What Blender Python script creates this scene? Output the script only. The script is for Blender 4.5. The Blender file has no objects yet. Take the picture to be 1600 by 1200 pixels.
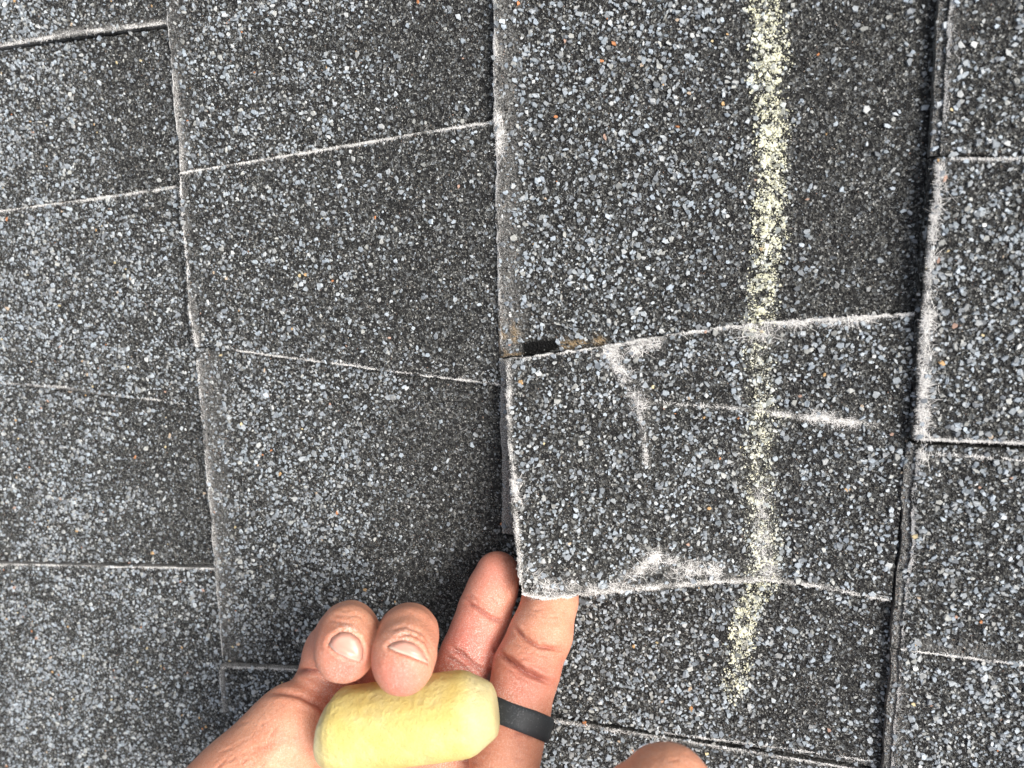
import bpy, math, random
import numpy as np
from mathutils import Matrix, Vector
from mathutils.bvhtree import BVHTree

rng = np.random.default_rng(7)
random.seed(7)
C = bpy.context.scene.collection

# ------------------------------------------------------------------ camera geometry
# Metres. The roof plane is XY (X up the slope, Y across it), Z away from the roof.
FPX = 1100.0
EXP = 0.143                      # exposure of one shingle course
S0 = 0.274432195905
def _n(v): return v / np.linalg.norm(v)
DU = _n(np.array([3588., 119., -FPX]))
DV = np.array([105., 6928., FPX]); DV = _n(DV - DV.dot(DU) * DU)
NN = np.cross(DV, DU)
NN = -NN if NN[2] > 0 else NN
ORG = np.array([(780.5 - 800) / FPX, 0.0, 1.0]) * S0

def to_world(p):
    q = np.asarray(p, float) - ORG
    return np.stack([q @ DU, -(q @ DV), q @ NN], -1)
def cam_pt(px, py, d):
    px, py, d = np.broadcast_arrays(np.asarray(px, float), py, d)
    return np.stack([(px - 800) / FPX * d, (py - 600) / FPX * d, d], -1)
def hit(px, py, z=0.0):
    r = cam_pt(px, py, 1.0)
    t = (ORG.dot(NN) + z) / (r @ NN)
    return to_world(r * t[..., None])
AX = np.stack([DU, -DV, NN])      # rows
def project(w):
    c = w @ AX + ORG
    return c[..., 0] / c[..., 2] * FPX + 800, c[..., 1] / c[..., 2] * FPX + 600, c[..., 2]

scene = bpy.context.scene
cam = bpy.data.cameras.new('camera'); cam_ob = bpy.data.objects.new('camera', cam); C.objects.link(cam_ob)
cam.sensor_width = 36; cam.lens = 36 * FPX / 1600
cam.clip_start = 0.005; cam.clip_end = 50
loc = to_world(np.zeros(3))
m = Matrix.Identity(4)
ax, ay, az = AX[:, 0], -AX[:, 1], -AX[:, 2]
for i in range(3):
    m[i][0], m[i][1], m[i][2], m[i][3] = ax[i], ay[i], az[i], loc[i]
cam_ob.matrix_world = m
cam.dof.use_dof = True; cam.dof.focus_distance = 0.270; cam.dof.aperture_fstop = 11
scene.camera = cam_ob

# ------------------------------------------------------------------ light
SUN_EL, SUN_AZ = 41, 14          # degrees; azimuth counter-clockwise from +X
world = bpy.data.worlds.new('World'); scene.world = world; world.use_nodes = True
wn = world.node_tree.nodes; wl = world.node_tree.links; wn.clear()
sky = wn.new('ShaderNodeTexSky'); sky.sky_type = 'NISHITA'; sky.sun_disc = False
sky.sun_elevation = math.radians(SUN_EL); sky.sun_rotation = math.radians(90 - SUN_AZ)
sky.air_density = 1.0; sky.dust_density = 6.0; sky.ozone_density = 0.6
bg = wn.new('ShaderNodeBackground'); bg.inputs[1].default_value = 0.11
wo = wn.new('ShaderNodeOutputWorld')
hs = wn.new('ShaderNodeHueSaturation'); hs.inputs['Saturation'].default_value = .45   # thin overcast, little blue left
wl.new(sky.outputs[0], hs.inputs['Color']); wl.new(hs.outputs[0], bg.inputs[0]); wl.new(bg.outputs[0], wo.inputs[0])
sun = bpy.data.lights.new('sun', 'SUN'); sun.energy = 1.5; sun.angle = math.radians(30); sun.color = (1, .965, .92)
so = bpy.data.objects.new('sun', sun); C.objects.link(so)
d = Vector((math.cos(math.radians(SUN_EL)) * math.cos(math.radians(SUN_AZ)), math.cos(math.radians(SUN_EL)) * math.sin(math.radians(SUN_AZ)), math.sin(math.radians(SUN_EL))))
so.rotation_euler = (-d).to_track_quat('-Z', 'Y').to_euler(); so.location = d * 3
scene.view_settings.view_transform = 'Standard'; scene.view_settings.look = 'None'
scene.view_settings.gamma = 1; scene.view_settings.use_curve_mapping = False
scene.view_settings.exposure = 0.90

# ------------------------------------------------------------------ small helpers
def hash2(ix, iy, seed):
    h = (ix.astype(np.int64) * 374761393 + iy.astype(np.int64) * 668265263 + seed * 974634777) & 0x7fffffff
    h = ((h ^ (h >> 13)) * 1274126177) & 0x7fffffff
    return ((h ^ (h >> 16)) & 0xffff) / 65535.0
def noise2(x, y, seed=0):
    x = np.asarray(x, float); y = np.asarray(y, float)
    ix, iy = np.floor(x), np.floor(y); fx, fy = x - ix, y - iy
    fx = fx * fx * (3 - 2 * fx); fy = fy * fy * (3 - 2 * fy)
    ix = ix.astype(np.int64); iy = iy.astype(np.int64)
    a = hash2(ix, iy, seed); b = hash2(ix + 1, iy, seed); c = hash2(ix, iy + 1, seed); e = hash2(ix + 1, iy + 1, seed)
    return (a * (1 - fx) + b * fx) * (1 - fy) + (c * (1 - fx) + e * fx) * fy
def fbm(x, y, seed=0, o=3):
    r = 0; a = .5; t = 0
    for i in range(o):
        r = r + a * noise2(x * 2 ** i, y * 2 ** i, seed + i * 17); t += a; a *= .5
    return r / t
def smooth(a, b, x):
    t = np.clip((x - a) / (b - a), 0, 1); return t * t * (3 - 2 * t)
def seg_dist(px, py, poly):
    """distance to a polyline, unit direction of the nearest segment and arc position 0..1"""
    best = np.full(px.shape, 1e9); dx = np.zeros(px.shape); dy = np.ones(px.shape); pos = np.zeros(px.shape)
    n = len(poly) - 1
    for i in range(n):
        (ax, ay), (bx, by) = poly[i], poly[i + 1]
        vx, vy = bx - ax, by - ay; L2 = vx * vx + vy * vy + 1e-12
        t = np.clip(((px - ax) * vx + (py - ay) * vy) / L2, 0, 1)
        dd = np.hypot(px - ax - t * vx, py - ay - t * vy); k = dd < best
        best = np.where(k, dd, best); L = math.sqrt(L2)
        dx = np.where(k, vx / L, dx); dy = np.where(k, vy / L, dy); pos = np.where(k, (i + t) / n, pos)
    return best, dx, dy, pos

def mesh_np(name, verts, loops, counts, mat, parent=None, attrs=None, shade=False, kind=None, label=None):
    me = bpy.data.meshes.new(name)
    verts = np.asarray(verts, np.float32); loops = np.asarray(loops, np.int32); counts = np.asarray(counts, np.int32)
    me.vertices.add(len(verts)); me.vertices.foreach_set('co', verts.ravel())
    me.loops.add(len(loops)); me.loops.foreach_set('vertex_index', loops)
    me.polygons.add(len(counts))
    st = np.concatenate([[0], np.cumsum(counts)[:-1]]).astype(np.int32)
    me.polygons.foreach_set('loop_start', st)
    try: me.polygons.foreach_set('loop_total', counts)
    except Exception: pass
    me.update(calc_edges=True)
    for k, v in (attrs or {}).items():
        v = np.asarray(v, np.float32)
        if v.ndim == 2:
            if v.shape[1] == 3: v = np.concatenate([v, np.ones((len(v), 1), np.float32)], 1)
            a = me.attributes.new(k, 'FLOAT_COLOR', 'POINT'); a.data.foreach_set('color', v.ravel())
        else:
            a = me.attributes.new(k, 'FLOAT', 'POINT'); a.data.foreach_set('value', v)
    me.polygons.foreach_set('use_smooth', np.full(len(counts), bool(shade)))
    me.materials.append(mat)
    o = bpy.data.objects.new(name, me); C.objects.link(o)
    if parent: o.parent = parent
    if kind: o['kind'] = kind
    if label: o['label'] = label
    return o

class Mat:
    def __init__(s, name):
        s.m = bpy.data.materials.new(name); s.m.use_nodes = True
        s.nt = s.m.node_tree; s.n = s.nt.nodes; s.l = s.nt.links; s.p = s.n['Principled BSDF']
    def node(s, t, **kw):
        n = s.n.new(t)
        for k, v in kw.items():
            if k.startswith('i_'): n.inputs[k[2:].replace('_', ' ')].default_value = v
            else: setattr(n, k, v)
        return n
    def attr(s, name): n = s.node('ShaderNodeAttribute'); n.attribute_name = name; return n
    def ramp(s, fac, stops, interp='LINEAR'):
        n = s.node('ShaderNodeValToRGB'); n.color_ramp.interpolation = interp; e = n.color_ramp.elements
        while len(e) < len(stops): e.new(0.5)
        for q, (p, c) in zip(e, stops): q.position = p; q.color = (*c, 1) if not np.isscalar(c) else (c, c, c, 1)
        s.l.new(fac, n.inputs[0]); return n.outputs[0]
    def mix(s, fac, a, b, mode='MIX'):
        n = s.node('ShaderNodeMix', data_type='RGBA', blend_type=mode)
        for i, v in ((0, fac), (6, a), (7, b)):
            if isinstance(v, bpy.types.NodeSocket): s.l.new(v, n.inputs[i])
            elif np.isscalar(v): n.inputs[i].default_value = v
            else: n.inputs[i].default_value = (*v, 1)
        return n.outputs[2]
    def math(s, op, a, b=0.0):
        n = s.node('ShaderNodeMath', operation=op)
        for i, v in ((0, a), (1, b)):
            if isinstance(v, bpy.types.NodeSocket): s.l.new(v, n.inputs[i])
            else: n.inputs[i].default_value = v
        return n.outputs[0]
    def coord(s): return s.node('ShaderNodeTexCoord').outputs['Object']
    def noise(s, vec, scale, detail=3, rough=.5):
        n = s.node('ShaderNodeTexNoise'); n.inputs['Scale'].default_value = scale; n.inputs['Detail'].default_value = detail
        n.inputs['Roughness'].default_value = rough; s.l.new(vec, n.inputs['Vector']); return n
    def bump(s, h, strength, dist, normal=None):
        n = s.node('ShaderNodeBump'); n.inputs['Strength'].default_value = strength; n.inputs['Distance'].default_value = dist
        s.l.new(h, n.inputs['Height'])
        if normal: s.l.new(normal, n.inputs['Normal'])
        return n.outputs[0]

# ------------------------------------------------------------------ materials
# asphalt coating packed with the finest granules
M = Mat('asphalt_coating')
co = M.coord(); oi = M.node('ShaderNodeObjectInfo')
addv = M.node('ShaderNodeVectorMath', operation='ADD'); M.l.new(co, addv.inputs[0])
comb = M.node('ShaderNodeCombineXYZ'); M.l.new(oi.outputs['Random'], comb.inputs[0]); M.l.new(oi.outputs['Random'], comb.inputs[1]); M.l.new(comb.outputs[0], addv.inputs[1])
vec = addv.outputs[0]
vo = M.node('ShaderNodeTexVoronoi'); vo.inputs['Scale'].default_value = 1900; M.l.new(vec, vo.inputs['Vector'])
vo2 = M.node('ShaderNodeTexVoronoi'); vo2.inputs['Scale'].default_value = 1050; M.l.new(vec, vo2.inputs['Vector'])
sep = M.node('ShaderNodeSeparateColor'); M.l.new(vo.outputs['Color'], sep.inputs[0])
sep2 = M.node('ShaderNodeSeparateColor'); M.l.new(vo2.outputs['Color'], sep2.inputs[0])
fine = M.ramp(sep.outputs[0], [(0, .020), (.42, .032), (.64, (.08, .08, .074)), (.84, (.11, .11, .10)), (.93, (.22, .225, .22)), (1, (.40, .40, .38))])
mid = M.ramp(sep2.outputs[1], [(0, .015), (.6, .024), (.8, (.065, .067, .066)), (.92, (.14, .15, .155)), (1, (.26, .28, .29))])
colr = M.mix(M.ramp(sep2.outputs[0], [(.45, 0.), (.55, 1.)]), fine, mid)
wear = M.attr('wear'); tan = M.attr('tan')
fn = M.noise(vec, 2600, 3, .75)
worn = M.ramp(fn.outputs[0], [(.40, (.08, .077, .072)), (.53, (.36, .35, .33)), (.66, (.74, .73, .70))])
wf = M.math('MULTIPLY', wear.outputs['Fac'], M.ramp(fn.outputs[0], [(.36, .45), (.6, 1.3)]))
colr = M.mix(wf, colr, worn)
colr = M.mix(tan.outputs['Fac'], colr, M.ramp(fn.outputs[0], [(.35, (.06, .04, .02)), (.5, (.36, .25, .13)), (.65, (.60, .48, .32))]))
bare = M.attr('bare'); colr = M.mix(bare.outputs['Fac'], colr, (.006, .006, .006))  # near-black painted in for the dark opening at the tab corner
M.l.new(colr, M.p.inputs['Base Color']); M.p.inputs['Roughness'].default_value = .78
M.p.inputs['Specular IOR Level'].default_value = .12
b1 = M.bump(vo.outputs['Distance'], .9, .0004)
M.l.new(M.bump(vo2.outputs['Distance'], .7, .0006, b1), M.p.inputs['Normal'])
MAT_ASPHALT = M.m
# mineral granules (their own colour sits on each chip)
M = Mat('mineral_granule')
a = M.attr('Col'); nz = M.noise(M.coord(), 3500, 2)
M.l.new(M.mix(1.0, a.outputs['Color'], M.ramp(nz.outputs[0], [(.3, .72), (.7, 1.15)]), 'MULTIPLY'), M.p.inputs['Base Color'])
M.p.inputs['Roughness'].default_value = .7; M.p.inputs['Specular IOR Level'].default_value = .2
MAT_GRAN = M.m
M = Mat('glass_fibre')
M.p.inputs['Base Color'].default_value = (.80, .79, .77, 1); M.p.inputs['Roughness'].default_value = .55
MAT_FIBRE = M.m
M = Mat('felt_underlayment')
nz = M.noise(M.coord(), 900, 4)
M.l.new(M.ramp(nz.outputs[0], [(.3, .008), (.7, (.03, .028, .025))]), M.p.inputs['Base Color']); M.p.inputs['Roughness'].default_value = .95
MAT_FELT = M.m
# yellow chalk
M = Mat('yellow_chalk')
co = M.coord(); n1 = M.noise(co, 95, 4, .6); n2 = M.noise(co, 1500, 3)
c1 = M.ramp(n1.outputs[0], [(.28, (.64, .50, .16)), (.5, (.66, .54, .20)), (.62, (.67, .565, .235)), (.80, (.69, .61, .33))])
rub = M.attr('rub')
c1 = M.mix(rub.outputs['Fac'], c1, (.69, .64, .46))
M.l.new(M.mix(.5, c1, M.ramp(n2.outputs[0], [(.3, .85), (.6, 1.)]), 'MULTIPLY'), M.p.inputs['Base Color'])
M.p.inputs['Roughness'].default_value = .9; M.p.inputs['Specular IOR Level'].default_value = .15
M.p.inputs['Subsurface Weight'].default_value = .12; M.p.inputs['Subsurface Radius'].default_value = (.002, .0015, .0006); M.p.inputs['Subsurface Scale'].default_value = 1
M.l.new(M.bump(n2.outputs[0], .5, .0004, M.bump(M.noise(co, 420, 5, .75).outputs[0], .8, .0009)), M.p.inputs['Normal'])
MAT_CHALK = M.m
M = Mat('chalk_crumb')
a = M.attr('Col'); M.l.new(a.outputs['Color'], M.p.inputs['Base Color']); M.p.inputs['Roughness'].default_value = .95
M.p.inputs['Specular IOR Level'].default_value = .1
MAT_CRUMB = M.m
# skin
M = Mat('skin')
a = M.attr('Col'); co = M.coord()
n1 = M.noise(co, 60, 4, .6); n2 = M.noise(co, 420, 4, .65)
c1 = M.mix(1.0, a.outputs['Color'], M.ramp(n1.outputs[0], [(.3, (.90, .80, .76)), (.5, 1.), (.72, (1.05, 1.10, 1.10))]), 'MULTIPLY')
c1 = M.mix(1.0, c1, M.ramp(n2.outputs[0], [(.3, (.95, .90, .88)), (.55, 1.), (.75, (1.04, 1.06, 1.08))]), 'MULTIPLY')
dust = M.attr('dust'); n3 = M.noise(co, 2200, 3, .8)
c1 = M.mix(M.math('MULTIPLY', dust.outputs['Fac'], M.ramp(n3.outputs[0], [(.50, 0.), (.64, 1.)])), c1, (.82, .74, .68))
M.l.new(c1, M.p.inputs['Base Color'])
M.p.inputs['Roughness'].default_value = .46; M.p.inputs['Specular IOR Level'].default_value = .4
M.p.inputs['Subsurface Weight'].default_value = .10; M.p.inputs['Subsurface Radius'].default_value = (.0040, .0014, .0008); M.p.inputs['Subsurface Scale'].default_value = 1
vo = M.node('ShaderNodeTexVoronoi'); vo.inputs['Scale'].default_value = 1300; M.l.new(co, vo.inputs['Vector'])
wv = M.node('ShaderNodeTexWave'); wv.inputs['Scale'].default_value = 620; wv.inputs['Distortion'].default_value = 9; wv.inputs['Detail'].default_value = 2
wv.inputs['Detail Scale'].default_value = .35; M.l.new(co, wv.inputs['Vector'])
b = M.bump(vo.outputs['Distance'], .6, .0002)
b = M.bump(wv.outputs['Fac'], .35, .00018, b)
M.l.new(M.bump(n2.outputs[0], .4, .0006, b), M.p.inputs['Normal'])
MAT_SKIN = M.m
M = Mat('fingernail')
a = M.attr('Col'); M.l.new(a.outputs['Color'], M.p.inputs['Base Color']); M.p.inputs['Roughness'].default_value = .28
M.p.inputs['Subsurface Weight'].default_value = .15; M.p.inputs['Subsurface Radius'].default_value = (.002, .001, .0006); M.p.inputs['Subsurface Scale'].default_value = 1
MAT_NAIL = M.m
M = Mat('silicone_rubber')
co = M.coord(); n1 = M.noise(co, 1500, 4, .7); n2 = M.noise(co, 180, 3)
f = M.math('MULTIPLY', M.ramp(n1.outputs[0], [(.56, 0.), (.72, .5)]), M.ramp(n2.outputs[0], [(.4, .15), (.65, 1.)]))
M.l.new(M.mix(f, (.022, .026, .03), (.32, .33, .34)), M.p.inputs['Base Color']); M.p.inputs['Roughness'].default_value = .55
MAT_RING = M.m

# ------------------------------------------------------------------ the roof: courses of laminated shingles
TH = 0.0038                       # how far each course steps up over the one below
HI = 0.0026                       # extra ply of a raised tab
DECK = -TH - 0.0030

roof = bpy.data.objects.new('roof', None); C.objects.link(roof); roof['kind'] = 'structure'
roof['label'] = 'roof slope of overlapping dark grey granulated asphalt shingles'

def edge_v(course, a, b, hi):
    """straight cut across a course from two picked points -> v at the low and the high end of the course"""
    out = []
    for (px, py) in (a, b):
        z = 0.0
        for _ in range(4):
            w = hit(px, py, z); s = (w[0] / EXP) - course; z = -TH * s + (HI if hi else 0)
        out.append((s, w[1]))
    (s0, y0), (s1, y1) = out; k = (y1 - y0) / (s1 - s0)
    return (y0 - k * s0, y0 + k * (1 - s0))

# wear, plus black painted for the shaded gap at the tab: (tiles, polyline in photo pixels, width, strength, kind)
W = [
 (('c-2a',), [(-60, 80), (0, 72), (60, 62), (120, 50), (200, 42), (262, 36)], 6, 1.0, 'w'),
 (('c-2c',), [(-60, 338), (0, 328), (140, 310), (283, 288)], 4, .85, 'w'),
 (('c-2c',), [(-20, 598), (100, 606), (200, 622), (285, 634)], 2.5, .55, 'w'),
 (('c-2e',), [(-60, 880), (0, 880), (120, 881), (335, 887)], 4.5, .85, 'w'),
 (('c-1a',), [(256, 0), (264, 70), (272, 150)], 5, .55, 'w'),
 (('c-1a',), [(270, 110), (277, 190), (285, 268)], 8, .9, 'w'),
 (('c-1a',), [(262, 0), (285, 270)], 20, .30, 'd'),
 (('c-1b',), [(284, 268), (520, 230), (770, 186)], 3.5, .95, 'w'),
 (('c-1b',), [(285, 275), (293, 380), (300, 470)], 4, .55, 'w'),
 (('c-1b',), [(298, 465), (304, 510), (312, 550)], 5, 1.0, 'w'),
 (('c-1b',), [(370, 548), (480, 565), (600, 582), (690, 594), (778, 603)], 2.5, .75, 'w'),
 (('c-1c',), [(313, 560), (325, 720), (338, 880), (346, 1040)], 4, .62, 'w'),
 (('c-1c',), [(322, 560), (352, 1040)], 24, .34, 'd'),
 (('c-1d',), [(345, 1040), (400, 1041), (470, 1046)], 3.5, .8, 'w'),
 (('c-1d',), [(346, 1042), (350, 1110)], 4, .8, 'w'),
 (('c0a',), [(771, 0), (776, 200), (780, 380), (785, 545)], 4, .6, 'w'),
 (('c0a',), [(783, 0), (790, 200), (794, 380), (798, 540)], 20, .52, 'd'),
 (('c0a',), [(772, 55), (776, 90)], 8, 1.0, 'w'),
 (('c0a',), [(778, 180), (783, 240)], 9, .8, 'w'),
 (('c0a',), [(795, 520), (800, 552)], 16, .8, 't'),
 (('c0a',), [(822, 545), (864, 540)], 10, 1.0, 'b'),  # granules left off; painted black as the shade in the open gap
 (('c0a',), [(880, 540), (915, 534), (940, 532)], 7, .8, 't'),
 (('backer',), [(784, 560), (786, 700), (790, 880)], 18, 1.7, 'd'),
 (('tab',), [(790, 560), (850, 553), (905, 545), (960, 538), (1050, 521), (1180, 505), (1330, 495), (1428, 490)], 4.5, 1.0, 'w'),
 (('tab',), [(945, 548), (965, 556)], 13, .8, 'w'),
 (('tab',), [(985, 548), (1028, 532)], 12, .9, 'w'),
 (('tab',), [(955, 580), (975, 575)], 10, .5, 'w'),
 (('tab',), [(960, 560), (985, 600), (1005, 640)], 13, .62, 'w'),
 (('tab',), [(990, 615), (1005, 670), (1010, 725)], 6, .6, 'w'),
 (('tab',), [(1003, 628), (1060, 632), (1130, 636), (1185, 642)], 4, .38, 'w'),
 (('tab',), [(1185, 642), (1240, 650), (1300, 655), (1368, 664)], 6, .85, 'w'),
 (('tab',), [(1265, 650), (1335, 660)], 10, .75, 'w'),
 (('tab',), [(1160, 512), (1205, 520)], 17, .65, 'w'),
 (('tab',), [(1215, 504), (1300, 499), (1360, 496)], 9, .75, 'w'),
 (('tab',), [(793, 562), (795, 600), (794, 650), (797, 705)], 8, 1.0, 'w'),
 (('tab',), [(799, 705), (803, 745)], 6, .5, 'w'),
 (('tab',), [(803, 745), (806, 785)], 11, .9, 'w'),
 (('tab',), [(805, 800), (810, 860), (815, 930)], 7, .9, 'w'),
 (('tab',), [(830, 895), (850, 918), (900, 922)], 20, .45, 'w'),
 (('tab',), [(815, 928), (860, 936), (905, 930)], 6, .9, 'w'),
 (('tab',), [(905, 930), (1000, 920), (1100, 910), (1200, 906)], 7, 1.0, 'w'),
 (('tab',), [(985, 900), (1020, 878), (1032, 868)], 11, .75, 'w'),
 (('tab',), [(1050, 900), (1085, 885), (1125, 896)], 13, .7, 'w'),
 (('tab',), [(920, 922), (980, 915)], 11, .6, 'w'),
 (('tab',), [(1198, 870), (1205, 905)], 14, .5, 'w'),
 (('tab',), [(1000, 860), (1060, 875)], 10, .45, 'w'),
 (('tab',), [(1200, 906), (1290, 918), (1392, 940)], 4.5, .9, 'w'),
 (('tab',), [(1330, 490), (1428, 490)], 3, .3, 'w'),
 (('tab',), [(1190, 760), (1195, 900)], 14, .35, 'w'),
 (('ply0', 'ply2', 'ply3'), [(1455, 0), (1430, 400), (1412, 760), (1385, 1200)], 30, .8, 'd'),
 (('c0d',), [(860, 1124), (1120, 1168), (1385, 1208)], 4, .5, 'w'),
 (('c0c',), [(1000, 1140), (1385, 1200)], 3, .4, 'w'),
 (('c1a',), [(1478, 0), (1466, 120), (1458, 245)], 20, .60, 'd'),
 (('c1a',), [(1474, 0), (1456, 245)], 5, .55, 'w'),
 (('c1b',), [(1480, 248), (1600, 247), (1660, 247)], 4, .5, 'w'),
 (('c1b',), [(1462, 255), (1455, 300)], 12, .5, 'w'),
 (('c1b',), [(1458, 300), (1450, 400), (1444, 470)], 11, .72, 'w'),
 (('c1b',), [(1448, 480), (1442, 560), (1437, 620), (1436, 685)], 15, .95, 'w'),
 (('c1b',), [(1428, 686), (1500, 690), (1660, 697)], 5, .9, 'w'),
 (('c1c',), [(1425, 706), (1500, 711), (1660, 722)], 5, .5, 'w'),
 (('c1c',), [(1430, 712), (1445, 716)], 14, .7, 'w'),
 (('c1c',), [(1422, 710), (1412, 860), (1402, 1018)], 4, .62, 'w'),
 (('c1c',), [(1412, 800), (1409, 900)], 6, .6, 'w'),
 (('c1c',), [(1400, 1018), (1500, 1031), (1660, 1051)], 4.5, .95, 'w'),
 (('c1c',), [(1450, 1010), (1540, 1022)], 14, .4, 'd'),
 (('c1d',), [(1400, 1040), (1392, 1200)], 18, .55, 'd'),
 (('c1d',), [(1396, 1040), (1385, 1210)], 5, .6, 'w'),
 (('c-3b',), [(0, 950), (8, 1010), (30, 1200)], 4, .8, 'w'),
]
for i, (t_, p_, w_, s_, k_) in enumerate(W): W[i] = (t_, p_, w_ * (.62 if k_ == 'w' and w_ < 9 else .95), s_, k_)

CHALK = [([(1195, -80), (1196, 0), (1203, 50), (1208, 100)], 26, .95), ([(1200, 60), (1196, 130), (1208, 200), (1202, 290), (1205, 370)], 25, 1.0),
         ([(1205, 370), (1192, 430), (1190, 500)], 22, .92), ([(1183, 505), (1188, 600), (1192, 660)], 22, .62), ([(1205, 648), (1222, 652)], 10, .6),
         ([(1188, 680), (1184, 740), (1188, 800)], 24, .85), ([(1188, 800), (1196, 860), (1190, 905)], 26, .72),
         ([(1188, 900), (1184, 930)], 18, .6), ([(1182, 920), (1168, 950), (1164, 985)], 18, .95), ([(1158, 985), (1154, 1030), (1148, 1075)], 19, .62)]
def chalk_w(px, py):
    r = np.zeros(px.shape)
    for poly, w, s in CHALK:
        dd = seg_dist(px, py, poly)[0]
        r = np.maximum(r, s * (1 - smooth(.30, 1.55, dd / w)))
    return r

class Tile:
    def __init__(s, name, course, v0, v1, hi, dens=1.0, gap0=0.0, gap1=0.0, visible=True, dz=0.0, shadow=.5, off=0.0, lu=None):
        s.name, s.k, s.hi, s.dens, s.visible, s.dz, s.shadow = name, course, hi, dens, visible, dz, shadow
        s.v0 = (v0[0] - gap0, v0[1] - gap0); s.v1 = (v1[0] + gap1, v1[1] + gap1)   # y decreasing from v0 to v1
        s.seed = (hash(name) if False else sum(ord(c) * (i + 3) for i, c in enumerate(name))) % 997
        s.off = off; s.lu = lu or EXP - off; s.lv = abs(s.v0[0] - s.v1[0])
    def surf(s, a, t):
        x = s.k * EXP + s.off + a * (s.lu + .0009)
        ya = s.v0[0] + (s.v0[1] - s.v0[0]) * a; yb = s.v1[0] + (s.v1[1] - s.v1[0]) * a
        ja = (noise2(x * 420, x * 0 + 1.5, s.seed) - .5) * .0003 + (noise2(x * 90, x * 0 + 4.5, s.seed) - .5) * .0003 - .0003
        jb = (noise2(x * 420, x * 0 + 7.5, s.seed) - .5) * .0003 + (noise2(x * 90, x * 0 + 9.5, s.seed) - .5) * .0003 + .0003
        y = (ya + ja) * (1 - t) + (yb + jb) * t
        je = (noise2(y * 380, y * 0 + 2.2, s.seed + 5) - .5) * .0007 + (noise2(y * 60, y * 0 + 3.2, s.k + 50) - .5) * .0012
        x = x + je * (1 - a)
        z = -TH * (s.off + a * s.lu) / EXP + (HI if s.hi else 0) + s.dz + (fbm(x * 40, y * 40, s.seed) - .5) * .0010
        db = np.minimum(np.minimum(a * s.lu, t * s.lv), (1 - t) * s.lv)
        if s.name.startswith('ply'): db = a * s.lu + .0006
        z = z - .0005 * (1 - smooth(0, .0012, db))
        return np.stack([x, y, z], -1)

class Tab(Tile):
    """the torn tab, bent upward over the fingertips; its outline follows four picked curves"""
    top = [(789, 560), (850, 554), (905, 546), (960, 538), (1050, 521), (1180, 505), (1330, 495), (1429, 489)]
    bot = [(818, 928), (832, 935), (862, 937), (905, 931), (1000, 925), (1100, 914), (1200, 909), (1290, 921), (1392, 941)]
    lef = [(789, 560), (791, 575), (791, 640), (793, 705), (799, 760), (800, 800), (806, 860), (811, 905), (818, 928)]
    rig = [(1429, 489), (1427, 560), (1416, 700), (1392, 941)]
    def __init__(s):
        s.name, s.k, s.hi, s.dens, s.visible, s.dz, s.shadow = 'tab', 0, True, .62, True, 0, .15
        s.seed = 31; s.off = 0; s.lu = EXP; s.lv = .098
    @staticmethod
    def curve(poly, t):
        p = np.array(poly, float); L = np.concatenate([[0], np.cumsum(np.hypot(*np.diff(p, axis=0).T))]); L /= L[-1]
        return np.stack([np.interp(t, L, p[:, 0]), np.interp(t, L, p[:, 1])], -1)
    def px(s, a, t):
        a1, t1 = a[..., None], t[..., None]
        T, B, L, R = s.curve(s.top, a), s.curve(s.bot, a), s.curve(s.lef, t), s.curve(s.rig, t)
        c = [np.array(x, float) for x in (s.top[0], s.top[-1], s.bot[0], s.bot[-1])]
        p = (1 - t1) * T + t1 * B + (1 - a1) * L + a1 * R - ((1 - a1) * (1 - t1) * c[0] + a1 * (1 - t1) * c[1] + (1 - a1) * t1 * c[2] + a1 * t1 * c[3])
        p[..., 0] += (noise2(t * 60, t * 0, 3) - .5) * 5 * (1 - smooth(0, .02, a)); p[..., 1] += (noise2(a * 90, a * 0, 4) - .5) * 5 * (smooth(.97, 1, t) + .8 * (1 - smooth(0, .03, t)))
        return p
    def lift(s, a, t):
        fa = np.interp(a, [0, .12, .32, .64, 1], [1, .84, .50, .0, 0]); fb = np.interp(t, [0, .22, .30, .6, .9, 1], [.13, .17, .25, .60, .98, 1.04])
        return .0225 * fa * fb
    def surf(s, a, t):
        p = s.px(a, t)
        z = -TH * a + HI + s.lift(a, t) + (fbm(a * 6, t * 5, 31) - .5) * .0009
        db = np.minimum(np.minimum(a * s.lu, t * s.lv), (1 - t) * s.lv)
        z = z - .0004 * (1 - smooth(0, .0012, db)) + .0009 * np.exp(-((p[..., 0] - 1003) / 14) ** 2) * smooth(.0, .2, t) * (1 - smooth(.5, .8, t)) 
        z = z + .0009 * np.exp(-((p[..., 1] - 645) / 9) ** 2) * smooth(.3, .36, a) * (1 - smooth(.85, .95, a))
        return hit(p[..., 0], p[..., 1], z)

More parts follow.
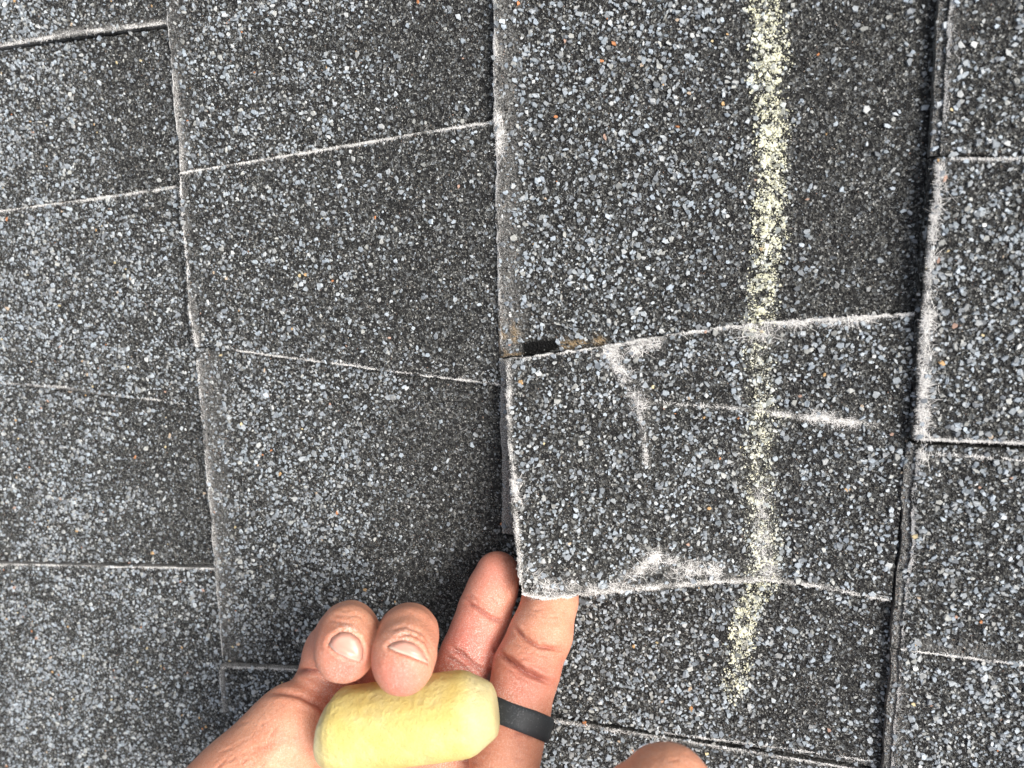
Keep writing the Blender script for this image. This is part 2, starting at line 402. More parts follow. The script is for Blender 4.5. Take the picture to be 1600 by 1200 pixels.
def wear_at(name, px, py):
    w = np.zeros(px.shape); dst = np.zeros(px.shape); tn = np.zeros(px.shape); dx = np.ones(px.shape); dy = np.zeros(px.shape); wear_at.width = np.zeros(px.shape); bare = np.zeros(px.shape)
    for tiles, poly, wd, st, kind in W:
        if name not in tiles: continue
        dd, vx, vy, pos = seg_dist(px, py, poly)
        nn = fbm(px / 11, py / 11, 91, 3)
        wdl = wd * (.3 + 1.4 * nn)
        g = st * np.exp(-(dd / wdl) ** 2) * np.clip(.30 + 1.4 * fbm(px / 22, py / 22, 77, 2), 0, 1.15)
        if kind == 'w':
            if wd > 8: g = g * (.12 + 1.0 * smooth(.40, .58, fbm(px / 6, py / 6, 33, 3)))
            k = g > w; dx = np.where(k, vx, dx); dy = np.where(k, vy, dy); w = np.maximum(w, g); wear_at.width = np.where(k, wd, wear_at.width)
        elif kind == 'd': dst = np.maximum(dst, st * np.exp(-(dd / wd) ** 2))
        elif kind == 'b': bare = np.maximum(bare, st * (dd / wd < 1 + .5 * (nn - .5)))  # granule-free mask, also coloured black to stand in for the gap's shade
        else: tn = np.maximum(tn, st * (np.exp(-(dd / wd) ** 2) * (fbm(px / 5, py / 5, 12) > .46)))
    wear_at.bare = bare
    return w, dst, tn, dx, dy

def frame_at(tile, a, t):
    e = 1e-3
    P = tile.surf(a, t); A = tile.surf(np.clip(a + e, 0, 1), t) - tile.surf(np.clip(a - e, 0, 1), t); B = tile.surf(a, np.clip(t + e, 0, 1)) - tile.surf(a, np.clip(t - e, 0, 1))
    A /= np.linalg.norm(A, axis=-1, keepdims=True) + 1e-12
    N = np.cross(B, A); N /= np.linalg.norm(N, axis=-1, keepdims=True) + 1e-12
    N = np.where(N[..., 2:3] < 0, -N, N)
    edge = (np.minimum(np.minimum(a * tile.lu, t * tile.lv), (1 - t) * tile.lv) < .0014)
    N = np.where(edge[..., None], np.array([0, 0, 1.]), N)
    return P, A, np.cross(N, A), N

def chips(P, T1, T2, N, r, col, k, height, top=.84, sink=.15, name='granules', mat=None, parent=None, kind='stuff', apex=False):
    n = len(P)
    ang = (np.arange(k) + rng.uniform(-.32, .32, (n, k))) * 2 * math.pi / k + rng.uniform(0, 6.28, (n, 1))
    rad = r[:, None] * rng.uniform(.62, 1.28, (n, k)); st = rng.uniform(.45, 1.0, (n, 1)); th = rng.uniform(0, 3.14, (n, 1))
    x, y = np.cos(ang) * rad, np.sin(ang) * rad * st
    x, y = x * np.cos(th) - y * np.sin(th), x * np.sin(th) + y * np.cos(th)
    tx, ty = rng.normal(0, .17, (n, 1)), rng.normal(0, .17, (n, 1))
    ox, oy = rng.normal(0, .14, (n, 1)) * r[:, None], rng.normal(0, .14, (n, 1)) * r[:, None]
    h = (height * rng.uniform(.6, 1.3, n) * r)[:, None]
    if apex:
        X = np.stack([np.concatenate([x, ox], 1), np.concatenate([y, oy], 1), np.concatenate([-np.full((n, k), .0001), h], 1)], -1)
        V = P[:, None] + X[..., :1] * T1[:, None] + X[..., 1:2] * T2[:, None] + X[..., 2:] * N[:, None]
        i = np.arange(k); loops = (np.stack([i, (i + 1) % k, np.full(k, k)], 1).ravel()[None] + (np.arange(n) * (k + 1))[:, None]).ravel()
        return mesh_np(name, V.reshape(-1, 3), loops, np.full(n * k, 3), mat or MAT_GRAN, parent, {'Col': np.repeat(col, k + 1, 0)}, kind=kind)
    zb = -np.full((n, k), 1.0) * (sink * r[:, None]) - .0001
    xt, yt = x * top + ox, y * top + oy
    zt = h + xt * tx + yt * ty + rng.normal(0, .07, (n, k)) * r[:, None]
    X = np.stack([np.concatenate([x, xt], 1), np.concatenate([y, yt], 1), np.concatenate([zb, zt], 1)], -1)
    V = P[:, None] + X[..., :1] * T1[:, None] + X[..., 1:2] * T2[:, None] + X[..., 2:] * N[:, None]
    base = (np.arange(n) * 2 * k)[:, None]
    i = np.arange(k); j = (i + 1) % k
    quads = np.stack([i, j, j + k, i + k], 1).ravel()[None] + base
    cap = (np.arange(k) + k)[None] + base
    loops = np.concatenate([quads, cap], 1).ravel()
    counts = np.tile(np.array([4] * k + [k]), n)
    return mesh_np(name, V.reshape(-1, 3), loops, counts, mat or MAT_GRAN, parent, {'Col': np.repeat(col, 2 * k, 0)}, kind=kind)

def join_np(parts, name, mat, parent, kind='stuff'):
    """several generated chip meshes into one"""
    obs = [p for p in parts if p]
    V = []; L = []; Cn = []; K = []; off = 0
    for o in obs:
        me = o.data; nv = len(me.vertices)
        v = np.empty(nv * 3, np.float32); me.vertices.foreach_get('co', v); V.append(v.reshape(-1, 3))
        l = np.empty(len(me.loops), np.int32); me.loops.foreach_get('vertex_index', l); L.append(l + off)
        c = np.empty(len(me.polygons), np.int32); me.polygons.foreach_get('loop_total', c); Cn.append(c)
        q = np.empty(nv * 4, np.float32); me.attributes['Col'].data.foreach_get('color', q); K.append(q.reshape(-1, 4)); off += nv
        bpy.data.objects.remove(o); bpy.data.meshes.remove(me)
    return mesh_np(name, np.concatenate(V), np.concatenate(L), np.concatenate(Cn), mat, parent, {'Col': np.concatenate(K)}, kind=kind)

LIGHT = np.array([[.46, .51, .55], [.42, .47, .52], [.36, .41, .45], [.50, .54, .57], [.56, .58, .58], [.30, .33, .36], [.40, .43, .45], [.46, .47, .45], [.25, .27, .29], [.43, .49, .55]])
DARK = np.array([[.022, .022, .022], [.038, .038, .036], [.070, .070, .065], [.015, .015, .015], [.125, .125, .117]])
WARM = np.array([[.50, .22, .10], [.55, .36, .18], [.52, .42, .32], [.42, .28, .22], [.60, .50, .30]])

def powder(col, px, py, amt):
    k = np.clip(amt * (.4 + .9 * rng.random(len(col))), 0, 1)[:, None]
    return col * (1 - k) + np.array([.80, .79, .60]) * k

def build_tile(tile):
    # sheet
    def axis(L, step, both):
        n = max(3, int(L / step)); c = np.linspace(0, 1, n + 1)
        if L < .004: return c
        ex = [.0003 / L, .0008 / L, .0014 / L]
        c = np.concatenate([c, ex, [1 - e for e in ex] if both else []]); return np.unique(np.round(c, 7))
    sg = axis(tile.lu, .0012 if isinstance(tile, Tab) else .0021 if tile.visible else .006, False); tg = axis(tile.lv, .0012 if isinstance(tile, Tab) else .0021 if tile.visible else .006, True)
    A_, T_ = np.meshgrid(sg, tg, indexing='ij'); P = tile.surf(A_, T_); ns, nt = A_.shape
    px, py, _ = project(P)
    w, dst, tn, _, _ = wear_at(tile.name, px.ravel(), py.ravel())
    gap_shade = wear_at.bare; wear = np.clip(w * 1.0 + dst * .55, 0, 1)
    top = P.reshape(-1, 3)
    bot = top.copy()
    is_tab = isinstance(tile, Tab)
    if is_tab: bot[:, 2] -= .0021
    else: bot[:, 2] = DECK
    idx = np.arange(ns * nt).reshape(ns, nt); nb = ns * nt
    q = np.stack([idx[:-1, :-1], idx[:-1, 1:], idx[1:, 1:], idx[1:, :-1]], -1).reshape(-1, 4)[:, ::-1]
    ring = np.concatenate([idx[:, 0], idx[-1, 1:], idx[-2::-1, -1], idx[0, -2:0:-1]])
    rn = np.roll(ring, -1)
    side = np.stack([ring + 0, rn + 0, rn + nb, ring + nb], 1)
    flip = side[:, ::-1]
    qb = (q + nb)[:, ::-1]
    a1 = top[q[0][1]] - top[q[0][0]]; a2 = top[q[0][2]] - top[q[0][0]]
    if np.cross(a1, a2)[2] < 0: q = q[:, ::-1]; qb = qb[:, ::-1]; flip = side
    V = np.concatenate([top, bot]); F = np.concatenate([q, flip, qb] if is_tab else [q, flip])
    wv_, tv_ = np.concatenate([wear, wear * .25]), np.concatenate([tn, tn * 0]); bv_ = np.concatenate([gap_shade, gap_shade * 0])
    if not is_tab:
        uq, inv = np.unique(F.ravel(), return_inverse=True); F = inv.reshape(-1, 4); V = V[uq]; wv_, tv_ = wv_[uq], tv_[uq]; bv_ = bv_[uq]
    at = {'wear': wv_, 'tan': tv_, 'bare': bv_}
    # sides get duplicate look: keep worn colour low on the cut faces
    ob = mesh_np('shingle', V, F.ravel(), np.full(len(F), 4), MAT_ASPHALT, roof, at)
    if is_tab: ob['label'] = 'torn shingle tab bent up at its corner over two fingertips'
    if not tile.visible and not is_tab: dens_far = .5
    # granules
    area = tile.lu * tile.lv * 1e6
    def sample(per_mm2, margin, f):
        n = int(area * per_mm2)
        a = rng.random(n); t = rng.random(n); P = tile.surf(a, t); px, py, _ = project(P)
        keep = (px > -margin) & (px < 1600 + margin) & (py > -margin) & (py < 1200 + margin)
        a, t, px, py = a[keep], t[keep], px[keep], py[keep]
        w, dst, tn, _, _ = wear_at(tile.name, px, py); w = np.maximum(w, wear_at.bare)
        pr = f(a, t, px, py, w, dst, tn); k = rng.random(len(a)) < pr
        return a[k], t[k], px[k], py[k], dst[k]
    clump = lambda px, py, s: smooth(.25, .75, fbm(px / s, py / s, tile.seed))
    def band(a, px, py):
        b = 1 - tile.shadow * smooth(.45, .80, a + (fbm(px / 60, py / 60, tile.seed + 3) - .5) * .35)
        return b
    parts = []
    # pale chips
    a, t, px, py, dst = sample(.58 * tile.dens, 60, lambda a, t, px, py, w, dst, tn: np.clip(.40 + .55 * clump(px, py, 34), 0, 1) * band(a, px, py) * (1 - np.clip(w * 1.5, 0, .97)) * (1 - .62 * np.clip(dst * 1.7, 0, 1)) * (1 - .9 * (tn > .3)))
    if len(a) > 5:
        P, T1, T2, N = frame_at(tile, a, t)
        col = LIGHT[rng.integers(0, len(LIGHT), len(a))] * rng.uniform(.5, 1.05, (len(a), 1))
        wm = rng.random(len(a)) < .009; col[wm] = WARM[rng.integers(0, len(WARM), wm.sum())]
        col = powder(col, px, py, chalk_w(px, py) * .35)
        r = np.clip(rng.lognormal(math.log(.00074 if tile.k >= 0 else .00065), .34, len(a)), .00032, .0014)
        parts.append(chips(P, T1, T2, N, r, col, 5, .50, mat=MAT_GRAN))
    # dark chips
    a, t, px, py, dst = sample(.34, 40, lambda a, t, px, py, w, dst, tn: (1 - np.clip(w * 1.4, 0, .97)) * np.clip(1.1 - dst, 0, 1))
    if len(a) > 5:
        P, T1, T2, N = frame_at(tile, a, t)
        col = DARK[rng.integers(0, len(DARK), len(a))] * rng.uniform(.8, 1.3, (len(a), 1))
        col = powder(col, px, py, chalk_w(px, py) * .12)
        r = rng.uniform(.00035, .00085, len(a)); parts.append(chips(P, T1, T2, N, r, col, 5, .60, apex=True, mat=MAT_GRAN))
    # fine chips of every tone
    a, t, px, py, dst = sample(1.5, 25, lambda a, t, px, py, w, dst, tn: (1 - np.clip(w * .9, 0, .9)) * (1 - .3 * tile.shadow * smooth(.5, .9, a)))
    if len(a) > 5:
        P, T1, T2, N = frame_at(tile, a, t); n = len(a)
        mixc = rng.random(n); col = np.where((mixc < .48)[:, None], DARK[rng.integers(0, 5, n)], LIGHT[rng.integers(0, len(LIGHT), n)] * rng.uniform(.3, .95, (n, 1)))
        wmk = rng.random(n) < (.05 + .35 * np.clip(dst, 0, 1)); col[wmk] = WARM[rng.integers(2, 4, wmk.sum())] * rng.uniform(.5, 1.1, (wmk.sum(), 1))
        col = powder(col, px, py, chalk_w(px, py) * .45)
        r = rng.uniform(.00016, .00036, n); parts.append(chips(P, T1, T2, N, r, col, 4, .7, apex=True, mat=MAT_GRAN))
    if parts: join_np(parts, 'granules', MAT_GRAN, ob)
    # frayed glass fibres: loose strands over the worn patches, short matted ones along the torn edges
    n0 = int(area * 3.0); a = rng.random(n0); t = rng.random(n0)
    P = tile.surf(a, t); px, py, _ = project(P)
    w, dst, tn, dx, dy = wear_at(tile.name, px, py); sw = wear_at.width
    k = (sw > 8) & (rng.random(n0) < np.clip((w - .10) * 1.3, 0, 1) ** 1.3 * .6) & (px > -60) & (px < 1660) & (py > -60) & (py < 1260)
    F1 = (a[k], t[k], dx[k], dy[k], rng.lognormal(math.log(.0019), .5, k.sum()) * np.clip(sw[k] / 12, .5, 1.1), np.full(k.sum(), 1.1))
    sets = [F1]
    for tiles_, poly, wd, st, kind in W:
        if kind != 'w' or tile.name not in tiles_: continue
        L = float(np.hypot(*np.diff(np.array(poly, float), axis=0).T).sum()); n = int(L * (3.6 + .30 * wd) * st)
        u = rng.random(n); q = Tab.curve(poly, u); e_ = .5 / L
        tg_ = Tab.curve(poly, np.clip(u + e_, 0, 1)) - Tab.curve(poly, np.clip(u - e_, 0, 1)); tg_ /= np.linalg.norm(tg_, axis=1, keepdims=True) + 1e-9
        q = q + np.stack([-tg_[:, 1], tg_[:, 0]], 1) * (rng.normal(0, .42, n) * (min(wd, 7) if wd < 8 else wd * 1.15))[:, None]
        ok = rng.random(n) < (np.clip(.5 + 3.6 * (fbm(q[:, 0] / 15, q[:, 1] / 15, 77, 3) - .46), .06, 1) if wd < 8 else np.clip(.35 + 6 * (fbm(q[:, 0] / 7, q[:, 1] / 7, 78, 3) - .5), .02, .9)); q, tg_ = q[ok], tg_[ok]; n = len(q)
        ok = (q[:, 0] > -60) & (q[:, 0] < 1660) & (q[:, 1] > -60) & (q[:, 1] < 1260); q, tg_ = q[ok], tg_[ok]; n = len(q)
        if not n: continue
        if is_tab:
            ga, gt = np.meshgrid(np.linspace(0, 1, 261), np.linspace(0, 1, 181), indexing='ij'); gp = tile.px(ga, gt); gp = gp.reshape(-1, 2); ga, gt = ga.ravel(), gt.ravel()
            ix = np.concatenate([np.argmin((gp[:, 0][None] - c[:, 0:1]) ** 2 + (gp[:, 1][None] - c[:, 1:2]) ** 2, 1) for c in np.array_split(q, max(1, n // 150))])
            a, t = ga[ix] + rng.normal(0, .0015, n), gt[ix] + rng.normal(0, .002, n)
        else:
            x = hit(q[:, 0], q[:, 1], HI * tile.hi - TH * .3); a = (x[:, 0] - tile.k * EXP - tile.off) / tile.lu
            ya = tile.v0[0] + (tile.v0[1] - tile.v0[0]) * a; yb = tile.v1[0] + (tile.v1[1] - tile.v1[0]) * a; t = (x[:, 1] - ya) / (yb - ya)
            ok = (a > -.05) & (a < 1.03) & (t > -.05) & (t < 1.05); a, t, tg_ = a[ok], t[ok], tg_[ok]; n = len(a)
        a, t = np.clip(a, .001, .999), np.clip(t, .0008, .9992)
        sets.append((a, t, tg_[:, 0], tg_[:, 1], rng.lognormal(math.log(.00085 if wd < 8 else .0020), .45, n) * (1 + .03 * min(wd, 8)), np.full(n, .55 if wd < 8 else .8)))
    a, t, dx, dy, L, spread = [np.concatenate(z) for z in zip(*sets)]
    if len(a) > 4:
        a = np.clip(a, np.minimum(.38 * L / tile.lu, .5), .999); hv = np.minimum(.30 * L / tile.lv, .5); t = np.clip(t, hv, 1 - hv)
        P, T1, T2, N = frame_at(tile, a, t); n = len(a)
        th = np.arctan2(-dy, dx) + rng.choice([0, math.pi / 2, -math.pi / 2, math.pi], n, p=[.35, .2, .2, .25]) + rng.normal(0, 1, n) * spread
        m_ = 3
        D = T1 * np.cos(th)[:, None] + T2 * np.sin(th)[:, None]; Sd = -T1 * np.sin(th)[:, None] + T2 * np.cos(th)[:, None]
        cv = rng.normal(0, .28, n); up = rng.uniform(.0, .06, n); r0 = rng.uniform(.000035, .000075, n)
        rings = []
        for q_ in range(m_):
            f_ = q_ / (m_ - 1)
            c = P + D * (L * (f_ - .5))[:, None] + Sd * (cv * L * f_ * f_)[:, None] + N * (.00030 + up * L * f_)[:, None]
            rr = (r0 * (1 - .4 * f_))[:, None]
            for g in range(3):
                an = g * 2.094; rings.append(c + Sd * rr * math.cos(an) + N * rr * math.sin(an))
        V = np.stack(rings, 1); base = (np.arange(n) * 3 * m_)[:, None]; pat = []
        for q_ in range(m_ - 1):
            for g in range(3):
                h_ = (g + 1) % 3; pat += [q_ * 3 + g, q_ * 3 + h_, q_ * 3 + 3 + h_, q_ * 3 + 3 + g]
        loops = (np.array(pat)[None] + base).ravel()
        mesh_np('frayed_fibres', V.reshape(-1, 3), loops, np.full(n * 3 * (m_ - 1), 4), MAT_FIBRE, ob, kind='stuff')
    return ob

# cuts across each course, top of the picture first: (v at low end, v at high end)
def flat(px, py, c): w = hit(px, py, -TH * .5); return (float(w[1]), float(w[1]))
TOPV, BOTV = (.30, .30), (-.38, -.38)
e = {}
cuts = {
 -4: [(TOPV, None), ((.10, .115), None), ((-.10, -.11), None)],
 -3: [(TOPV, None), ((.12, .10), None), ((-.02, -.035), None), (edge_v(-3, (0, 1012), (12, 1013), True), None)],
 -2: [(TOPV, None), (edge_v(-2, (0, 74), (250, 40), True), None), (edge_v(-2, (0, 328), (283, 287), True), None),
      (edge_v(-2, (0, 600), (312, 637), True), None), (edge_v(-2, (0, 880), (335, 887), True), None)],
 -1: [(TOPV, None), (edge_v(-1, (283, 268), (772, 185), True), None), (edge_v(-1, (330, 545), (780, 605), True), None),
      (edge_v(-1, (345, 1040), (460, 1045), True), None)],
 1: [(TOPV, None), (edge_v(1, (1480, 246), (1600, 246), False), None), (edge_v(1, (1425, 692), (1600, 699), True), None),
     (edge_v(1, (1402, 1020), (1600, 1045), True), None)],
 2: [(TOPV, None), ((.16, .15), None), ((.02, .035), None), ((-.15, -.16), None)],
}
tiles = []
names = 'abcdefg'
his = {-4: [1, 0, 1], -3: [0, 1, 1, 0], -2: [1, 0, 1, 0, 1], -1: [0, 1, 0, 1], 1: [0, 1, 1, 0], 2: [1, 0, 1, 0]}
dens = {-2: [.95, .95, 1.05, .95, .9], -1: [.82, .68, .85, .9], 1: [.6, .85, .75, .9], -3: [1.2] * 4, -4: [1.] * 3, 2: [1.] * 4}
shad = {-2: [.55, .75, .25, .75, .1], -1: [.78, .62, .92, .2], 1: [.2, .1, .1, .2], -3: [.4] * 4, -4: [.4] * 3, 2: [.4] * 4}  # dark granule bands; beside the lifted tab deepened to paint its cast shadow
for k, cl in cuts.items():
    for i, (v, _) in enumerate(cl):
        v1 = cl[i + 1][0] if i + 1 < len(cl) else BOTV
        butt0 = .0007 if (k == 1 and i == 2) else 0; butt1 = .0006 if (k == 1 and i == 1) else 0
        nm = 'c%d%s' % (k, names[i])
        dz = {'c1a': .0013, 'c1b': .0002, 'c1c': -.0013, 'c1d': .0010}.get(nm, 0); off = {'c1a': .0026, 'c1b': .0009, 'c1c': .0028, 'c1d': .0024}.get(nm, 0)
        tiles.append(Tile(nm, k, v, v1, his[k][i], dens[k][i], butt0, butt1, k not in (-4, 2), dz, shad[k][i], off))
for i_, nm in enumerate(('c1a', 'c1b', 'c1c', 'c1d')):        # the under ply shows as a narrow ledge at the butt
    b = [q for q in tiles if q.name == nm][0]
    tiles.append(Tile('ply%d' % i_, 1, (b.v0[0] - .0001,) * 2, (b.v1[0] + .0001,) * 2, 0, 1.0, 0, 0, True, 0.0, 0, 0.0, b.off - .0001))
t_top = edge_v(0, (790, 560), (1429, 489), True)
t_bot = edge_v(0, (1290, 921), (1392, 941), True)
t_bot = (t_bot[1] + .011, t_bot[1])
butt = edge_v(0, (860, 1120), (1380, 1205), False)
# ply under the raised tab reaches a little past the tab on both sides
tiles.append(Tile('c0a', 0, TOPV, t_top, 0, .74, 0, 0, True, 0, .80))
tiles.append(Tile('backer', 0, (t_top[0] - .0002, t_top[1] - .0002), t_bot, 0, .5, 0, 0, True, -.0004, 0))
tiles.append(Tile('c0c', 0, t_bot, butt, 0, .92, .0002, .0006, True, 0, .60))
tiles.append(Tile('c0d', 0, butt, BOTV, 0, 1.0, .0006, 0, True, -.0003, .4))
tiles.append(Tab())
for tl in tiles: build_tile(tl)

# deck sheet under everything
x0, x1, y0, y1 = -4 * EXP - .02, 3 * EXP, -.40, .32
zt, zb = DECK - .0003, DECK - .012
V = [(x0, y0, zb), (x1, y0, zb), (x1, y1, zb), (x0, y1, zb), (x0, y0, zt), (x1, y0, zt), (x1, y1, zt), (x0, y1, zt)]
F = [3, 2, 1, 0, 4, 5, 6, 7, 0, 1, 5, 4, 1, 2, 6, 5, 2, 3, 7, 6, 3, 0, 4, 7]
mesh_np('underlayment', V, F, [4] * 6, MAT_FELT, roof)

# chalk mark rubbed down the shingles
def chalk_line():
    parts = []
    for tl in tiles:
        if tl.name not in ('c0a', 'tab', 'c0c'): continue
        n = int(tl.lu * tl.lv * 1e6 * 7.0); a = rng.uniform(.40, .82, n); t = rng.random(n); P = tl.surf(a, t); px, py, _ = project(P)
        w = chalk_w(px, py)
        k0 = (w > 0) & (py > -70); a, t, px, py, w = a[k0], t[k0], px[k0], py[k0], w[k0]
        cl = smooth(.42, .60, fbm(px / 8, py / 8, 5, 3)) * .86 + .12 * smooth(.35, .6, fbm(px / 30, py / 30, 6, 2))
        tabf = .7 if tl.name == 'tab' else 1.0
        k = rng.random(len(a)) < np.clip(w ** 1.5 * cl * tabf * .8 + .05 * w, 0, 1)
        a, t, px, py, w = a[k], t[k], px[k], py[k], w[k]
        P, T1, T2, N = frame_at(tl, a, t); n = len(a)
        # powder caught in the gaps as fine crumbs, thick smears on the high chips
        cr = fbm(px / 9, py / 9, 5, 3)
        r = np.clip(rng.lognormal(math.log(.00023), .5, n), .0001, .0008) * (.75 + .8 * smooth(.5, .7, cr)) * (.7 if tl.name == 'tab' else 1)
        col = np.where((rng.random(n) < .7)[:, None], np.array([.76, .75, .57]), np.array([.72, .73, .66])) * rng.uniform(.88, 1.06, (n, 1))
        if tl.name == 'tab': col = col * .7 + np.array([.76, .75, .66]) * .3
        P = P + N * rng.uniform(.00018, .00050, n)[:, None]
        parts.append(chips(P, T1, T2, N, r, col, 4, .30, top=.8, sink=.25, mat=MAT_CRUMB))
    o = join_np(parts, 'chalk_line', MAT_CRUMB, None, kind=None)
    o['label'] = 'pale yellow chalk line rubbed down the shingles and across the torn tab'; o['category'] = 'chalk mark'
chalk_line()

# ------------------------------------------------------------------ the hand (signed distance field -> one continuous skin)
def Pt(px, py, d): return cam_pt(px, py, d)
VOX = .00057
LO = np.array([-.140, .044, .150]); HIc = np.array([.075, .245, .300])
dim = np.ceil((HIc - LO) / VOX).astype(int)
gx = (LO[0] + np.arange(dim[0]) * VOX).astype(np.float32); gy = (LO[1] + np.arange(dim[1]) * VOX).astype(np.float32); gz = (LO[2] + np.arange(dim[2]) * VOX).astype(np.float32)

def sl(lo, hi):
    r = []
    for g, a, b in zip((gx, gy, gz), lo, hi):
        i = int(np.clip(np.searchsorted(g, a), 0, len(g))); j = int(np.clip(np.searchsorted(g, b), 0, len(g))); r.append(slice(i, j))
    return tuple(r)
def cone(field, a, b, ra, rb, k, flat=None):
    """smooth-union a rounded cone into the field; flat=(dir, scale) squashes it along a direction"""
    a, b = np.array(a), np.array(b); pad = max(ra, rb) + .009
    s = sl(np.minimum(a, b) - pad, np.maximum(a, b) + pad)
    X = gx[s[0]][:, None, None]; Y = gy[s[1]][None, :, None]; Z = gz[s[2]][None, None, :]
    ab = b - a; L2 = float(ab @ ab) + 1e-12
    qx, qy, qz = X - a[0], Y - a[1], Z - a[2]
    t = np.clip((qx * ab[0] + qy * ab[1] + qz * ab[2]) / L2, 0, 1)
    ex, ey, ez = qx - t * ab[0], qy - t * ab[1], qz - t * ab[2]
    if flat is not None:
        dv, sc = flat; dv = dv / np.linalg.norm(dv); m_ = ex * dv[0] + ey * dv[1] + ez * dv[2]; g = 1 / sc - 1
        ex = ex + m_ * g * dv[0]; ey = ey + m_ * g * dv[1]; ez = ez + m_ * g * dv[2]
    dd = np.sqrt(ex * ex + ey * ey + ez * ez) - (ra + (rb - ra) * t)
    old = field[s]
    h = np.maximum(k - np.abs(old - dd), 0) / k
    field[s] = np.minimum(old, dd) - h * h * h * k / 6
def chain(field, pts, k):
    for (p, r), (q, r2) in zip(pts[:-1], pts[1:]): cone(field, Pt(*p), Pt(*q), r, r2, k)

BIG = .02
body = np.full(dim, BIG, np.float32)
# palm
PZ = .262
pal = [((505, 1120, .264), .0130), ((595, 1140, .266), .0130), ((690, 1150, .266), .0130), ((785, 1185, .262), .0125)]
wr = [((520, 1560, .255), .020), ((560, 1570, .257), .021), ((620, 1570, .257), .021), ((680, 1560, .255), .020)]
for (p, r), (q, r2) in zip(pal, wr): cone(body, Pt(*p), Pt(*q), r, r2, .014)
for (p, r), (q, r2) in zip(pal[:-1], pal[1:]): cone(body, Pt(*p), Pt(*q), r, r2, .008)
chain(body, [((458, 1138, .250), .0158), ((368, 1252, .246), .0192), ((440, 1500, .250), .021)], .010)
chain(body, [((780, 1330, .246), .0190), ((700, 1500, .250), .020)], .012)
chain(body, [((560, 1250, .262), .014), ((700, 1260, .262), .014)], .012)
# each finger is grown apart, then merged, so neighbours stay separate
def finger(pts, k=.0035, kb=.005, base=None):
    global gx, gy, gz
    P_ = np.array([Pt(*p) for p, _ in pts]); S_ = sl(P_.min(0) - .030, P_.max(0) + .030)
    keep = (gx, gy, gz); gx, gy, gz = gx[S_[0]], gy[S_[1]], gz[S_[2]]
    f = np.full((len(gx), len(gy), len(gz)), BIG, np.float32); chain(f, pts, k); gx, gy, gz = keep
    b_ = body[S_]; h = np.maximum(kb - np.abs(b_ - f), 0) / kb
    body[S_] = np.minimum(b_, f) - h * h * h * kb / 6
# little finger: proximal segment up, folded back over itself
finger([((510, 1120, .263), .0118), ((509, 1070, .262), .0114), ((522, 1022, .257), .0108), ((540, 992, .247), .0102)], .003, .004)
fol = [((540, 992, .247), .0102), ((545, 986, .236), .0095), ((543, 991, .228), .0090), ((541, 1012, .2235), .0092), ((539, 1022, .2235), .0089)]
finger(fol, .003, .0016)
# ring finger folded the same way, tip pressing on the chalk
finger([((600, 1130, .266), .012), ((612, 1060, .262), .011), ((632, 1000, .250), .0104)], .003, .003)
finger([((632, 1000, .250), .0104), ((638, 993, .236), .0100), ((637, 998, .226), .0095), ((632, 1022, .2185), .0097), ((630, 1037, .2165), .0094)], .003, .0014)
# middle finger, straight, fingertip beside the tab
finger([((690, 1160, .262), .0118), ((707, 1085, .259), .0110), ((733, 1022, .2645), .0106), ((757, 955, .2715), .0102), ((768, 925, .2745), .0099), ((778, 898, .2765), .0090)], .003, .003)
# index finger, fingertip under the tab
finger([((788, 1190, .2455), .0124), ((806, 1110, .2475), .0118), ((822, 1045, .2535), .0118), ((845, 990, .2600), .0114), ((860, 935, .2690), .0104), ((868, 900, .2745), .0092)], .003, .003)
# thumb
finger([((800, 1330, .245), .0165), ((930, 1320, .222), .0140), ((1010, 1275, .197), .0135), ((1043, 1246, .185), .0133)], .006, .010)

def surface_nets(F, lo, h):
    ins = F < 0
    c = np.zeros(tuple(np.array(F.shape) - 1), np.int8)
    sh = [(i, j, k) for i in (0, 1) for j in (0, 1) for k in (0, 1)]
    def sub(A, o): return A[o[0]:A.shape[0] - 1 + o[0], o[1]:A.shape[1] - 1 + o[1], o[2]:A.shape[2] - 1 + o[2]]
    for o in sh: c += sub(ins, o)
    cells = np.argwhere((c > 0) & (c < 8)); del c
    vals = {o: F[cells[:, 0] + o[0], cells[:, 1] + o[1], cells[:, 2] + o[2]] for o in sh}
    acc = np.zeros((len(cells), 3)); cnt = np.zeros(len(cells))
    for o in sh:
        for ax_ in range(3):
            if o[ax_]: continue
            p = list(o); p[ax_] = 1; p = tuple(p); a, b = vals[o], vals[p]; k = (a < 0) != (b < 0)
            t = np.where(k, a / np.where(k, a - b, 1), 0); q = np.array(o, float)[None].repeat(len(cells), 0); q[:, ax_] = t
            acc += q * k[:, None]; cnt += k
    V = lo + (cells + acc / cnt[:, None]) * h
    idx = np.full(F.shape, -1, np.int32); idx[cells[:, 0], cells[:, 1], cells[:, 2]] = np.arange(len(cells))
    quads = []
    for ax_ in range(3):
        s0 = [slice(None)] * 3; s1 = [slice(None)] * 3; s0[ax_] = slice(0, -1); s1[ax_] = slice(1, None)
        a, b = ins[tuple(s0)], ins[tuple(s1)]; e_ = np.argwhere(a != b); sg = a[e_[:, 0], e_[:, 1], e_[:, 2]]
        u, v = [(1, 2), (2, 0), (0, 1)][ax_]
        ok = (e_[:, u] > 0) & (e_[:, v] > 0); e_ = e_[ok]; sg = sg[ok]
        def g(du_, dv_):
            q = e_.copy(); q[:, u] -= du_; q[:, v] -= dv_; return idx[q[:, 0], q[:, 1], q[:, 2]]
        Q = np.stack([g(0, 0), g(1, 0), g(1, 1), g(0, 1)], 1)
        Q[~sg] = Q[~sg][:, ::-1]; quads.append(Q[(Q >= 0).all(1)])
    return V, np.concatenate(quads)
V, Q = surface_nets(body, LO, VOX)
del body
